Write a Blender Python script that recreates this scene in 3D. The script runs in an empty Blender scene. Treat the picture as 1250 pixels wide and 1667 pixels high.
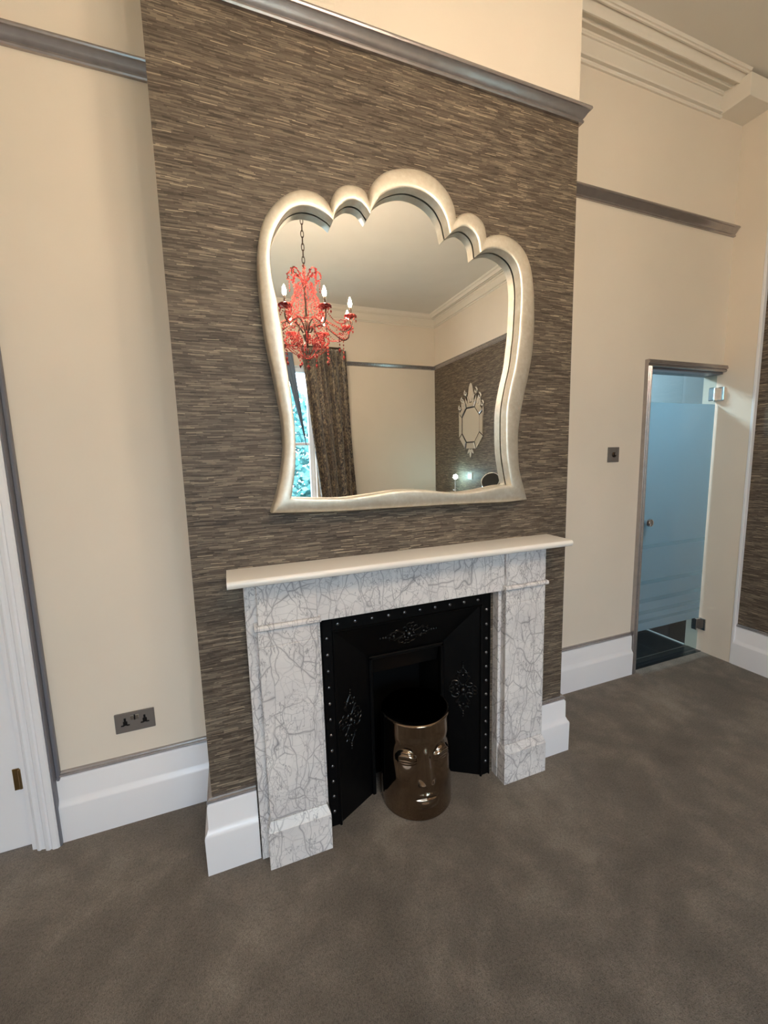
import bpy, bmesh, math, random
from mathutils import Vector, Matrix
from math import sin, cos, pi, radians, exp
random.seed(7)
S = bpy.context.scene
C = S.collection

# ------------------------------------------------------------ camera, world, lamps, exposure
cam_d = bpy.data.cameras.new('camera'); cam = bpy.data.objects.new('camera', cam_d); C.objects.link(cam)
cam_d.sensor_fit = 'HORIZONTAL'; cam_d.sensor_width = 36.0; cam_d.lens = 669.05 / 1250 * 36.0
cam_d.clip_start = 0.02
_p, _y, _r = -0.1315, -0.3617, -0.0265
F = Vector((sin(-_y) * cos(_p), cos(_y) * cos(_p), sin(_p)))
R0 = Vector((cos(_y), sin(_y), 0)); U0 = R0.cross(F)
Rv = R0 * cos(_r) + U0 * sin(_r); Uv = -R0 * sin(_r) + U0 * cos(_r)
CP = Vector((0.1353, -1.51, 1.5084))
cam.matrix_world = Matrix(((Rv.x, Uv.x, -F.x, CP.x), (Rv.y, Uv.y, -F.y, CP.y), (Rv.z, Uv.z, -F.z, CP.z), (0, 0, 0, 1)))
S.camera = cam
S.view_settings.view_transform = 'Standard'; S.view_settings.look = 'None'
S.view_settings.gamma = 1.0; S.view_settings.use_curve_mapping = False
S.view_settings.exposure = 0.72

world = bpy.data.worlds.new('world'); S.world = world; world.use_nodes = True
wb = world.node_tree.nodes['Background']
wb.inputs[0].default_value = (0.70, 0.82, 1.0, 1); wb.inputs[1].default_value = 10.0      # bright overcast sky

def lamp(name, kind, loc, energy, color, size=0.1, size_y=None, rot=(0, 0, 0)):
    d = bpy.data.lights.new(name, kind); o = bpy.data.objects.new(name, d); C.objects.link(o)
    o.location = loc; o.rotation_euler = rot; d.energy = energy; d.color = color
    if kind == 'AREA':
        d.shape = 'RECTANGLE'; d.size = size; d.size_y = size_y or size
    else:
        d.shadow_soft_size = size
    return o
WIN = (-0.85, 1.40, 0.55, 2.85)                     # x0, x1, z0, z1 of the window opening
pt = lamp('window_portal', 'AREA', ((WIN[0] + WIN[1]) / 2, -4.93, (WIN[2] + WIN[3]) / 2), 1, (1, 1, 1), WIN[1] - WIN[0], WIN[3] - WIN[2], (radians(90), 0, 0))
pt.data.cycles.is_portal = True
lamp('ensuite_ceiling_light', 'AREA', (2.75, 1.15, 2.40), 20, (0.76, 0.90, 1.0), 0.3, 0.3)
BULB = 495.0                                        # emission strength of the chandelier bulbs
WARM = (1.0, 0.80, 0.58)

# ------------------------------------------------------------ mesh helpers
class MB:
    def __init__(s): s.v = []; s.f = []; s.m = []
    def add(s, vs, fs, mi=0):
        n = len(s.v); s.v += [tuple(v) for v in vs]; s.f += [tuple(n + i for i in f) for f in fs]; s.m += [mi] * len(fs); return s
    def box(s, x0, x1, y0, y1, z0, z1, mi=0):
        vs = [(x0, y0, z0), (x1, y0, z0), (x1, y1, z0), (x0, y1, z0), (x0, y0, z1), (x1, y0, z1), (x1, y1, z1), (x0, y1, z1)]
        return s.add(vs, [(0, 3, 2, 1), (4, 5, 6, 7), (0, 1, 5, 4), (1, 2, 6, 5), (2, 3, 7, 6), (3, 0, 4, 7)], mi)
    def bbox(s, x0, x1, y0, y1, z0, z1, b=0.004, mi=0):          # box with every edge chamfered
        vs = []
        for (X, sx) in ((x0, 1), (x1, -1)):
            for (Y, sy) in ((y0, 1), (y1, -1)):
                for (Z, sz) in ((z0, 1), (z1, -1)):
                    vs += [(X, Y + sy * b, Z + sz * b), (X + sx * b, Y, Z + sz * b), (X + sx * b, Y + sy * b, Z)]
        bm = bmesh.new(); [bm.verts.new(v) for v in vs]
        bmesh.ops.convex_hull(bm, input=bm.verts); bm.verts.index_update()
        r = s.add([v.co[:] for v in bm.verts], [[v.index for v in f.verts] for f in bm.faces], mi); bm.free(); return r
    def prism(s, poly, axis, a, b, mi=0):                        # poly: 2D points, swept along axis from a to b
        n = len(poly)
        def P(p, t): return {'x': (t, p[0], p[1]), 'y': (p[0], t, p[1]), 'z': (p[0], p[1], t)}[axis]
        vs = [P(p, a) for p in poly] + [P(p, b) for p in poly]
        fs = [(i, (i + 1) % n, n + (i + 1) % n, n + i) for i in range(n)] + [tuple(range(n - 1, -1, -1)), tuple(range(n, 2 * n))]
        return s.add(vs, fs, mi)
    def tube(s, pts, r, n=8, closed=False, caps=True, mi=0):
        pts = [Vector(p) for p in pts]; N = len(pts)
        rr = r if isinstance(r, (list, tuple)) else [r] * N
        vs = []; prev = None
        for i, p in enumerate(pts):
            a = pts[(i - 1) % N] if (closed or i > 0) else p
            b = pts[(i + 1) % N] if (closed or i < N - 1) else p
            t = (b - a).normalized()
            if prev is None:
                u = t.orthogonal().normalized()
            else:
                u = (prev - t * prev.dot(t)).normalized()
            prev = u; w = t.cross(u)
            for k in range(n):
                an = 2 * pi * k / n; vs.append(p + (u * cos(an) + w * sin(an)) * rr[i])
        fs = []
        for i in range(N if closed else N - 1):
            j = (i + 1) % N
            for k in range(n): fs.append((i * n + k, i * n + (k + 1) % n, j * n + (k + 1) % n, j * n + k))
        if caps and not closed: fs += [tuple(range(n - 1, -1, -1)), tuple((N - 1) * n + k for k in range(n))]
        return s.add(vs, fs, mi)
    def lathe(s, prof, c, n=24, axis='z', mi=0, flip=1):         # prof: (radius, height) pairs
        vs = []
        for r, h in prof:
            for k in range(n):
                a = 2 * pi * k / n; x, y = r * cos(a), r * sin(a)
                p = {'z': (x, y, h), 'y': (x, h, y), 'x': (h, x, y)}[axis]
                vs.append((c[0] + p[0], c[1] + p[1], c[2] + p[2]))
        fs = [(i * n + k, i * n + (k + 1) % n, (i + 1) * n + (k + 1) % n, (i + 1) * n + k) for i in range(len(prof) - 1) for k in range(n)]
        fs += [tuple(range(n - 1, -1, -1)), tuple((len(prof) - 1) * n + k for k in range(n))]
        return s.add(vs, fs, mi)
    def gem(s, c, r, h=None, mi=0):                              # small faceted drop
        h = h or r; x, y, z = c
        vs = [(x, y, z - h)] + [(x + r * cos(k * pi / 3), y + r * sin(k * pi / 3), z) for k in range(6)] + [(x, y, z + h * 0.8)]
        fs = [(0, 1 + (k + 1) % 6, 1 + k) for k in range(6)] + [(7, 1 + k, 1 + (k + 1) % 6) for k in range(6)]
        return s.add(vs, fs, mi)
    def sphere(s, c, r, nu=12, nv=8, sx=1, sy=1, sz=1, mi=0):
        vs = [(c[0], c[1], c[2] - r * sz)]
        for j in range(1, nv):
            a = -pi / 2 + pi * j / nv
            for k in range(nu):
                b = 2 * pi * k / nu; vs.append((c[0] + r * sx * cos(a) * cos(b), c[1] + r * sy * cos(a) * sin(b), c[2] + r * sz * sin(a)))
        vs.append((c[0], c[1], c[2] + r * sz)); L = len(vs) - 1
        fs = [(0, 1 + (k + 1) % nu, 1 + k) for k in range(nu)]
        for j in range(nv - 2):
            for k in range(nu): fs.append((1 + j * nu + k, 1 + j * nu + (k + 1) % nu, 1 + (j + 1) * nu + (k + 1) % nu, 1 + (j + 1) * nu + k))
        fs += [(L, 1 + (nv - 2) * nu + k, 1 + (nv - 2) * nu + (k + 1) % nu) for k in range(nu)]
        return s.add(vs, fs, mi)

def obj(name, mb, mats, parent=None, smooth=False, recalc=True, label=None):
    me = bpy.data.meshes.new(name)
    L = parent_world(parent)
    me.from_pydata([(v[0] - L[0], v[1] - L[1], v[2] - L[2]) for v in mb.v], [], mb.f)
    for m in (mats if isinstance(mats, (list, tuple)) else [mats]): me.materials.append(m)
    for p, mi in zip(me.polygons, mb.m): p.material_index = mi
    if recalc:
        bm = bmesh.new(); bm.from_mesh(me); bmesh.ops.recalc_face_normals(bm, faces=bm.faces); bm.to_mesh(me); bm.free()
    if smooth:
        for p in me.polygons: p.use_smooth = True
        if smooth != 'all':
            try: me.set_sharp_from_angle(angle=radians(smooth if smooth is not True else 35))
            except Exception: pass
    o = bpy.data.objects.new(name, me); C.objects.link(o)
    if parent: o.parent = parent
    if label: o['label'] = label
    return o
def parent_world(p):
    L = [0, 0, 0]
    while p is not None:
        L = [L[i] + p.location[i] for i in range(3)]; p = p.parent
    return L
def tag(o, label, cat, group=None):
    o['label'] = label; o['category'] = cat
    if group: o['group'] = group
    return o
def thing(name, loc, label, cat, group=None):
    o = bpy.data.objects.new(name, None); o.location = loc; o.empty_display_size = 0.1; C.objects.link(o)
    return tag(o, label, cat, group)
def single(name, mb, mats, base, label, cat, smooth=False):
    e = obj(name, MBshift(mb, base), mats, None, smooth); e.location = base; return tag(e, label, cat)
def MBshift(mb, b):
    m = MB(); m.v = [(v[0] - b[0], v[1] - b[1], v[2] - b[2]) for v in mb.v]; m.f = mb.f; m.m = mb.m; return m
def struct(name, mb, mats, smooth=False, recalc=True):
    o = obj(name, mb, mats, None, smooth, recalc); o['kind'] = 'structure'; return o
def copy_part(src, parent, dloc=(0, 0, 0), rotz=None):
    c = src.copy(); C.objects.link(c); c.parent = parent
    c.location = Vector(src.location) + Vector(dloc)
    if rotz is not None: c.rotation_euler = (0, 0, rotz)
    return c
def sweep(path, prof, closed=False, caps=True, mb=None, mi=0):
    """Moulding swept along a plan polyline; prof = (distance from wall, height); the room is to the right of the path."""
    mb = mb or MB(); N = len(path); P = [Vector((p[0], p[1])) for p in path]; vs = []; k = len(prof)
    for i in range(N):
        d0 = (P[i] - P[i - 1]).normalized() if (i > 0 or closed) else None
        d1 = (P[(i + 1) % N] - P[i]).normalized() if (i < N - 1 or closed) else None
        n0 = Vector((d0.y, -d0.x)) if d0 else None; n1 = Vector((d1.y, -d1.x)) if d1 else None
        if n0 is None: m = n1
        elif n1 is None: m = n0
        else:
            m = (n0 + n1); m = m / max(0.3, (1 + n0.dot(n1)))
        for (o, z) in prof: vs.append((P[i].x + m.x * o, P[i].y + m.y * o, z))
    fs = []
    for i in range(N if closed else N - 1):
        j = (i + 1) % N
        for a in range(k): b = (a + 1) % k; fs.append((i * k + a, i * k + b, j * k + b, j * k + a))
    if caps and not closed: fs += [tuple(range(k)), tuple((N - 1) * k + a for a in range(k - 1, -1, -1))]
    return mb.add(vs, fs, mi)

# ------------------------------------------------------------ material helpers
class NT:
    def __init__(s, name):
        s.m = bpy.data.materials.new(name); s.m.use_nodes = True; s.t = s.m.node_tree; s.b = s.t.nodes['Principled BSDF']; s.out = s.t.nodes['Material Output']
        s._c = None
    def n(s, typ, ins=None, **kw):
        nd = s.t.nodes.new(typ)
        for k, v in kw.items(): setattr(nd, k, v)
        for k, v in (ins or {}).items():
            if isinstance(v, bpy.types.NodeSocket): s.t.links.new(v, nd.inputs[k])
            else: nd.inputs[k].default_value = v
        return nd
    def coord(s):
        if s._c is None: s._c = s.n('ShaderNodeTexCoord').outputs['Object']
        return s._c
    def mapping(s, scale, src=None): return s.n('ShaderNodeMapping', {0: src or s.coord(), 3: scale}).outputs[0]
    def noise(s, scale, detail=4, rough=0.55, vec=None, dist=0.0):
        return s.n('ShaderNodeTexNoise', {'Vector': vec or s.coord(), 'Scale': scale, 'Detail': detail, 'Roughness': rough, 'Distortion': dist}).outputs[0]
    def math(s, op, a, b=0.0, c=0.0):
        nd = s.n('ShaderNodeMath', {0: a, 1: b, 2: c}, operation=op); return nd.outputs[0]
    def ramp(s, fac, stops, interp='LINEAR'):
        nd = s.n('ShaderNodeValToRGB', {0: fac}); cr = nd.color_ramp; cr.interpolation = interp
        while len(cr.elements) < len(stops): cr.elements.new(0.5)
        for e, (p, c) in zip(cr.elements, stops): e.position = p; e.color = (*c, 1) if len(c) == 3 else c
        return nd.outputs[0]
    def mix(s, f, a, b):
        nd = s.n('ShaderNodeMix', data_type='RGBA')
        for k, v in ((0, f), (6, a), (7, b)):
            if isinstance(v, bpy.types.NodeSocket): s.t.links.new(v, nd.inputs[k])
            else: nd.inputs[k].default_value = v if k == 0 else (*v, 1)
        return nd.outputs[2]
    def set(s, **kw):
        names = dict(color='Base Color', rough='Roughness', metal='Metallic', spec='Specular IOR Level', trans='Transmission Weight', ior='IOR', emit='Emission Color', estr='Emission Strength', coat='Coat Weight', sheen='Sheen Weight')
        for k, v in kw.items():
            i = s.b.inputs[names[k]]
            if isinstance(v, bpy.types.NodeSocket): s.t.links.new(v, i)
            elif isinstance(v, tuple): i.default_value = (*v, 1)
            else: i.default_value = v
        return s
    def bump(s, h, strength=0.2, dist=0.01):
        nd = s.n('ShaderNodeBump', {'Strength': strength, 'Distance': dist, 'Height': h}); s.t.links.new(nd.outputs[0], s.b.inputs['Normal']); return s
def lin(r, g, b):
    f = lambda c: ((c / 255 + 0.055) / 1.055) ** 2.4 if c > 10 else c / 255 / 12.92
    return (f(r), f(g), f(b))
def paint(name, col, rough=0.6, var=0.03, bump=0.05, spec=0.4):
    t = NT(name); n = t.noise(3.0, 3); a = tuple(c * (1 - var) for c in col); b = tuple(min(1, c * (1 + var)) for c in col)
    t.set(color=t.ramp(n, [(0.3, a), (0.7, b)]), rough=rough, spec=spec)
    t.bump(t.noise(180, 3), bump, 0.002); return t.m
def metal(name, col, rough=0.25, bscale=60, bs=0.03):
    t = NT(name); n = t.noise(bscale, 4)
    t.set(color=t.ramp(n, [(0.3, tuple(c * .88 for c in col)), (0.7, col)]), metal=1.0, rough=rough); t.bump(n, bs, 0.002); return t.m

M_cream = paint('cream_paint', lin(230, 219, 204), 0.7, 0.015, 0.05, 0.25)
M_ceil = paint('ceiling_paint', lin(222, 217, 207), 0.8, 0.02, 0.08, 0.2)
M_coving = paint('coving_plaster', lin(232, 225, 213), 0.6, 0.01, 0.03, 0.3)
M_white = paint('white_gloss_paint', lin(236, 236, 240), 0.28, 0.01, 0.02, 0.5)
def railmat():
    t = NT('grey_metallic_paint'); n = t.noise(30, 4)
    t.set(color=t.ramp(n, [(0.3, lin(166, 160, 160)), (0.7, lin(180, 174, 174))]), metal=0.75, rough=0.24, spec=0.6); return t.m
M_rail = railmat()
M_greypaint = paint('grey_satin_paint', lin(118, 118, 126), 0.35, 0.03, 0.03)
M_chrome = metal('polished_chrome', (0.82, 0.82, 0.84), 0.06, 40, 0.0)
M_brushed = paint('brushed_steel', lin(112, 106, 102), 0.35, 0.04, 0.02, 0.6)
M_black = paint('black_plastic', (0.006, 0.006, 0.007), 0.35, 0.0, 0.0)
M_brass = metal('aged_brass', lin(165, 140, 100), 0.3)

def wallpaper():
    t = NT('grasscloth_wallpaper'); sp = t.n('ShaderNodeSeparateXYZ', {0: t.coord()}).outputs
    h = t.math('ADD', sp[0], sp[1]); z = sp[2]
    wob = t.math('MULTIPLY', t.noise(6.0, 2), 0.010)
    zz = t.math('ADD', z, wob)
    def layer(rowh, ln, seed):
        row = t.math('FLOOR', t.math('DIVIDE', zz, rowh))
        rr = t.n('ShaderNodeTexWhiteNoise', {'W': t.math('ADD', row, seed)}, noise_dimensions='1D').outputs[0]
        cell = t.math('FLOOR', t.math('DIVIDE', t.math('ADD', h, t.math('MULTIPLY', rr, 7.0)), ln))
        v = t.n('ShaderNodeCombineXYZ', {0: cell, 1: row, 2: seed}).outputs[0]
        return t.n('ShaderNodeTexWhiteNoise', {'Vector': v}, noise_dimensions='3D').outputs[0]
    a = layer(0.0046, 0.075, 1.3); b = layer(0.0027, 0.045, 5.1); c = layer(0.0019, 0.050, 9.7); d = layer(0.0090, 0.16, 3.3)
    s = t.math('ADD', t.math('ADD', t.math('MULTIPLY', a, 0.36), t.math('MULTIPLY', b, 0.44)), t.math('MULTIPLY', d, 0.20))
    base = t.ramp(s, [(0.12, lin(62, 53, 46)), (0.40, lin(88, 78, 68)), (0.60, lin(106, 95, 83)), (0.82, lin(134, 121, 105)), (1.0, lin(162, 147, 127))])
    hl = t.ramp(c, [(0.0, (0, 0, 0)), (0.981, (0, 0, 0)), (0.983, (1, 1, 1))], 'CONSTANT')
    col = t.mix(t.math('MULTIPLY', hl, 0.65), base, lin(205, 188, 160))
    t.set(color=col, rough=0.5, spec=0.35); t.bump(s, 0.3, 0.0015); return t.m
M_paper = wallpaper()

def carpet():
    t = NT('grey_carpet'); big = t.noise(2.2, 4, 0.6, dist=0.6); mid = t.noise(9, 4, 0.6); fine = t.noise(330, 2, 0.7); med = t.noise(120, 3, 0.75)
    tone = t.ramp(t.math('ADD', t.math('MULTIPLY', big, 0.65), t.math('MULTIPLY', mid, 0.35)), [(0.36, lin(108, 101, 93)), (0.50, lin(123, 115, 106)), (0.56, lin(134, 125, 115)), (0.68, lin(154, 145, 134))])
    sp = t.ramp(t.math('ADD', t.math('MULTIPLY', fine, 0.55), t.math('MULTIPLY', med, 0.45)), [(0.34, (0.42, 0.41, 0.40)), (0.5, (.92, .92, .92)), (0.66, (1.25, 1.25, 1.25))])
    mm = t.n('ShaderNodeMix', data_type='RGBA', blend_type='MULTIPLY'); mm.inputs[0].default_value = 1.0
    t.t.links.new(tone, mm.inputs[6]); t.t.links.new(sp, mm.inputs[7])
    t.set(color=mm.outputs[2], rough=0.95, spec=0.1, sheen=0.15)
    t.bump(t.math('ADD', fine, t.math('MULTIPLY', med, 1.2)), 0.8, 0.006); return t.m
M_carpet = carpet()

def marble():
    t = NT('veined_marble')
    off = t.n('ShaderNodeVectorMath', {0: t.n('ShaderNodeTexNoise', {'Vector': t.coord(), 'Scale': 8.0, 'Detail': 2.0}).outputs[1], 1: (0.07, 0.07, 0.07)}, operation='MULTIPLY').outputs[0]
    v0 = t.n('ShaderNodeVectorMath', {0: t.coord(), 1: off}, operation='ADD').outputs[0]
    def vein(sc, w, stretch):
        mp = t.n('ShaderNodeMapping', {0: v0, 2: (0.3, 0.6, 0.5), 3: stretch}).outputs[0]
        vo = t.n('ShaderNodeTexVoronoi', {'Vector': mp, 'Scale': sc, 'Randomness': 1.0}, feature='DISTANCE_TO_EDGE').outputs[0]
        return t.ramp(vo, [(0.0, (1, 1, 1)), (w, (0.35, 0.35, 0.35)), (w * 3.2, (0, 0, 0))])
    a = vein(12.0, 0.012, (1.0, 1.0, 0.6)); b = vein(27.0, 0.016, (0.75, 1.0, 1.0)); c = vein(6.5, 0.008, (1.5, 1, 0.45))
    def ridge(sc, w, rot, stretch, seed):
        mp = t.n('ShaderNodeMapping', {0: t.coord(), 1: (seed, seed * 2, 0), 2: rot, 3: stretch}).outputs[0]
        n = t.n('ShaderNodeTexNoise', {'Vector': mp, 'Scale': sc, 'Detail': 5.0, 'Roughness': 0.55}).outputs[0]
        return t.ramp(t.math('ABSOLUTE', t.math('SUBTRACT', n, 0.5)), [(0.0, (.9, .9, .9)), (w, (.3, .3, .3)), (w * 2.0, (0, 0, 0))])
    r1 = ridge(3.2, .0028, (0, .7, 0), (2.6, 1, .8), 1.7); r2 = ridge(3.6, .0024, (0, -.8, 0), (2.8, 1, .7), 4.1); r3 = ridge(6.0, .0025, (0, .2, 0), (1.2, 1, 1.2), 8.3)
    k = t.ramp(t.noise(8, 4), [(0.36, (.25, .25, .25)), (0.58, (1, 1, 1))])
    vv = t.math('MAXIMUM', t.math('MULTIPLY', a, k), t.math('MULTIPLY', b, t.math('MULTIPLY', k, 0.65)))
    vv = t.math('MAXIMUM', vv, t.math('MAXIMUM', t.math('MULTIPLY', c, 0.9), t.math('MAXIMUM', r1, t.math('MAXIMUM', r2, t.math('MULTIPLY', r3, 0.7)))))
    cloud = t.ramp(t.noise(6, 5), [(0.3, lin(214, 211, 212)), (0.7, lin(238, 234, 232))])
    t.set(color=t.mix(t.math('MULTIPLY', vv, 0.80), cloud, lin(100, 98, 106)), rough=0.18, spec=0.5); return t.m
M_marble = marble()
M_shelf = paint('white_marble_shelf', lin(238, 234, 228), 0.14, 0.012, 0.0, 0.6)

def castiron():
    t = NT('black_cast_iron'); n = t.noise(160, 3); t.set(color=(0.0022, 0.0023, 0.0026), rough=0.40, spec=0.16); t.bump(n, 0.12, 0.002); return t.m
M_iron = castiron()
M_iron_worn = metal('polished_iron_relief', (0.06, 0.06, 0.06), 0.36, 90, 0.1)
M_stud = metal('polished_iron_stud', (0.25, 0.25, 0.26), 0.28, 60, 0.05)
M_soot = paint('sooty_firebox', (0.004, 0.004, 0.004), 0.9, 0.0, 0.2, 0.1)

def leaf():
    t = NT('silver_leaf'); n = t.noise(22, 5, 0.6); st = t.noise(1.0, 4, 0.6, vec=t.mapping((60, 60, 60)))
    col = t.ramp(t.math('ADD', t.math('MULTIPLY', n, 0.5), t.math('MULTIPLY', st, 0.5)), [(0.35, lin(226, 216, 198)), (0.55, lin(238, 230, 215)), (0.7, lin(248, 242, 230))])
    t.set(color=col, metal=0.78, rough=0.44); return t.m
M_leaf = leaf()
M_mirror = NT('mirror_silvering').set(color=(0.93, 0.94, 0.93), metal=1.0, rough=0.0).m
def bronze():
    t = NT('bronze_lustre_glaze'); n = t.noise(12, 3); t.set(color=t.ramp(n, [(0.3, (0.24, 0.17, 0.115)), (0.7, (0.29, 0.21, 0.145))]), metal=1.0, rough=0.10, coat=0.6); t.bump(t.noise(25, 2), 0.03, 0.004); return t.m
M_bronze = bronze()

def glass(name, tint, refl=1.0):
    t = NT(name); tr = t.n('ShaderNodeBsdfTransparent', {0: (*tint, 1)}); gl = t.n('ShaderNodeBsdfGlossy', {0: (1, 1, 1, 1), 1: 0.02})
    fr = t.n('ShaderNodeFresnel', {0: 1.45}); bf = t.n('ShaderNodeNewGeometry').outputs['Backfacing']; f = t.math('MULTIPLY', fr.outputs[0], t.math('SUBTRACT', 1.0, bf)); mx = t.n('ShaderNodeMixShader', {0: f, 1: tr.outputs[0], 2: gl.outputs[0]})
    t.t.links.new(mx.outputs[0], t.out.inputs[0]); return t.m
M_glass = glass('window_glass', (0.96, 0.99, 0.99))
M_doorglass = glass('clear_door_glass', (0.78, 0.86, 0.87))
def frosted(name='etched_glass', thru=0.06):
    t = NT(name); d = t.n('ShaderNodeBsdfDiffuse', {0: (0.42, 0.50, 0.54, 1)}); tl = t.n('ShaderNodeBsdfTranslucent', {0: (0.55, 0.72, 0.80, 1)})
    gl = t.n('ShaderNodeBsdfGlossy', {0: (1, 1, 1, 1), 1: 0.12}); tr = t.n('ShaderNodeBsdfTransparent', {0: (0.75, 0.85, 0.88, 1)})
    a = t.n('ShaderNodeMixShader', {0: 0.62, 1: d.outputs[0], 2: tl.outputs[0]}); b = t.n('ShaderNodeMixShader', {0: thru, 1: a.outputs[0], 2: tr.outputs[0]})
    fr = t.n('ShaderNodeFresnel', {0: 1.4}); bf = t.n('ShaderNodeNewGeometry').outputs['Backfacing']; c = t.n('ShaderNodeMixShader', {0: t.math('MULTIPLY', fr.outputs[0], t.math('SUBTRACT', 1.0, bf)), 1: b.outputs[0], 2: gl.outputs[0]})
    t.t.links.new(c.outputs[0], t.out.inputs[0]); return t.m
M_frost = frosted(); M_frost2 = frosted('lightly_etched_glass', 0.42)
def velvet():
    t = NT('crushed_velvet'); n = t.noise(1.0, 5, 0.65, vec=t.mapping((26, 26, 14)), dist=1.2); m = t.noise(1.0, 3, 0.5, vec=t.mapping((70, 70, 35)))
    f = t.math('ADD', t.math('MULTIPLY', n, 0.6), t.math('MULTIPLY', m, 0.4))
    col = t.ramp(f, [(0.40, lin(28, 26, 34)), (0.47, lin(70, 62, 60)), (0.54, lin(128, 114, 96)), (0.66, lin(186, 170, 142))])
    t.set(color=col, rough=0.45, spec=0.5, sheen=0.5); t.bump(f, 0.4, 0.01); return t.m
M_velvet = velvet()
def crystal():
    t = NT('red_glass_crystal'); n = t.n('ShaderNodeTexWhiteNoise', {'Vector': t.n('ShaderNodeVectorMath', {0: t.coord(), 1: (0.02, 0.02, 0.02)}, operation='SNAP').outputs[0]}, noise_dimensions='3D').outputs[0]
    t.set(color=t.ramp(n, [(0.0, (0.16, 0.012, 0.016)), (0.5, (0.45, 0.04, 0.04)), (1.0, (0.80, 0.20, 0.16))]), rough=0.12, spec=0.7, trans=0.12); return t.m
M_red = crystal()
M_darkmetal = metal('dark_bronze_metal', (0.10, 0.07, 0.055), 0.35)
M_candle = paint('candle_sleeve', lin(60, 45, 35), 0.5)
M_bulb = NT('lit_candle_bulb').set(color=(1, 0.9, 0.7), emit=WARM, estr=BULB).m
M_led = NT('lit_led_globe').set(color=(0.8, 1, 1), emit=(0.55, 0.95, 1.0), estr=70.0).m
M_tile = paint('dark_slate_tile', lin(34, 36, 38), 0.22, 0.12, 0.05, 0.5)
M_grout = paint('dark_grout', lin(66, 62, 56), 0.8)
M_enwall = paint('ensuite_wall_paint', lin(128, 138, 142), 0.6)
M_led_trim = paint('white_sealant', lin(226, 226, 224), 0.4)
M_leafgreen = NT('hedge_leaf').set(color=lin(72, 128, 126), rough=0.5).m
M_ground = paint('garden_ground', lin(120, 130, 110), 0.9)
M_sheer = paint('grey_blue_sheer', lin(110, 128, 150), 0.8)

# ------------------------------------------------------------ room shell
W, DA, DB, WR, WR2, YB, XL, ZC = 1.637, 0.372, 0.390, 3.376, 3.404, -4.70, -1.90, 3.69
ZR = 2.90                                            # wallpaper stops under the picture rail
plan = [(XL, DA), (0, DA), (0, 0), (W, 0), (W, DB), (WR, DB), (WR, 0.20), (WR2, 0.20), (WR2, YB), (XL, YB)]

struct('floor', MB().box(XL - .2, WR2 + .2, YB - .3, 0.5, -0.12, 0.0), M_carpet)
struct('ceiling', MB().box(XL - .2, WR2 + .2, YB - .3, 0.52, ZC, ZC + 0.15), M_ceil)
# alcove wall left of the breast with the door opening
DX0, DX1, DZ = -1.47, -0.69, 2.06
m = MB(); m.box(DX1, 0.0, DA, DA + .14, 0, ZC); m.box(XL - .2, DX0, DA, DA + .14, 0, ZC); m.box(DX0, DX1, DA, DA + .14, DZ, ZC)
struct('wall_back_left', m, M_cream)
# chimney breast: papered face with the fireplace opening, painted cheeks and top band
m = MB()
OX0, OX1, OZ = 0.425, 1.212, 0.925
for (x0, x1, z0, z1) in ((0, OX0, 0, ZR), (OX1, W, 0, ZR), (OX0, OX1, OZ, ZR)):
    m.add([(x0, 0, z0), (x1, 0, z0), (x1, 0, z1), (x0, 0, z1)], [(0, 1, 2, 3)], 1)
m.add([(0, 0, ZR), (W, 0, ZR), (W, 0, ZC), (0, 0, ZC)], [(0, 1, 2, 3)], 0)
m.add([(0, DA + .1, 0), (0, 0, 0), (0, 0, ZC), (0, DA + .1, ZC)], [(0, 1, 2, 3)], 0)
m.add([(W, 0, 0), (W, DB + .1, 0), (W, DB + .1, ZC), (W, 0, ZC)], [(0, 1, 2, 3)], 0)
m.add([(OX0, 0, 0), (OX0, .40, 0), (OX0, .40, OZ), (OX0, 0, OZ)], [(0, 1, 2, 3)], 2)
m.add([(OX1, 0, 0), (OX1, .40, 0), (OX1, .40, OZ), (OX1, 0, OZ)], [(3, 2, 1, 0)], 2)
m.add([(OX0, 0, OZ), (OX1, 0, OZ), (OX1, .40, OZ), (OX0, .40, OZ)], [(3, 2, 1, 0)], 2)
m.add([(OX0, .40, 0), (OX1, .40, 0), (OX1, .40, OZ), (OX0, .40, OZ)], [(0, 1, 2, 3)], 2)
m.add([(0, DA + .1, 0), (W, DA + .1, 0), (W, DA + .1, ZC), (0, DA + .1, ZC)], [(3, 2, 1, 0)], 0)
struct('wall_chimney', m, [M_cream, M_paper, M_soot], recalc=False)
# alcove wall right of the breast with the glass-door opening
GX0, GX1, GZ = 2.662, WR, 2.028
m = MB(); m.box(W, GX0, DB, DB + .12, 0, ZC); m.box(GX0, WR2 + .2, DB, DB + .12, GZ, ZC)
struct('wall_back_right', m, M_cream)
# right wall: plain pier in the corner, then papered to the rail
m = MB(); m.box(WR, WR2 + .2, 0.20, DB, 0, ZC)
m.box(WR2, WR2 + .2, YB - .2, 0.20, 0, ZR, 1); m.box(WR2, WR2 + .2, YB - .2, 0.20, ZR, ZC)
struct('wall_right', m, [M_cream, M_paper])
struct('trim_1', MB().bbox(WR - .004, WR2, 0.186, 0.204, 0, ZC - .02, 0.003), M_white)      # white corner bead of the pier
struct('wall_left', MB().box(XL - .2, XL, YB, DA, 0, ZC), M_cream)
m = MB(); x0, x1, z0, z1 = WIN
m.box(XL, x0, YB - .25, YB, 0, ZC); m.box(x1, WR2, YB - .25, YB, 0, ZC); m.box(x0, x1, YB - .25, YB, 0, z0); m.box(x0, x1, YB - .25, YB, z1, ZC)
struct('wall_front', m, M_cream)

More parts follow.
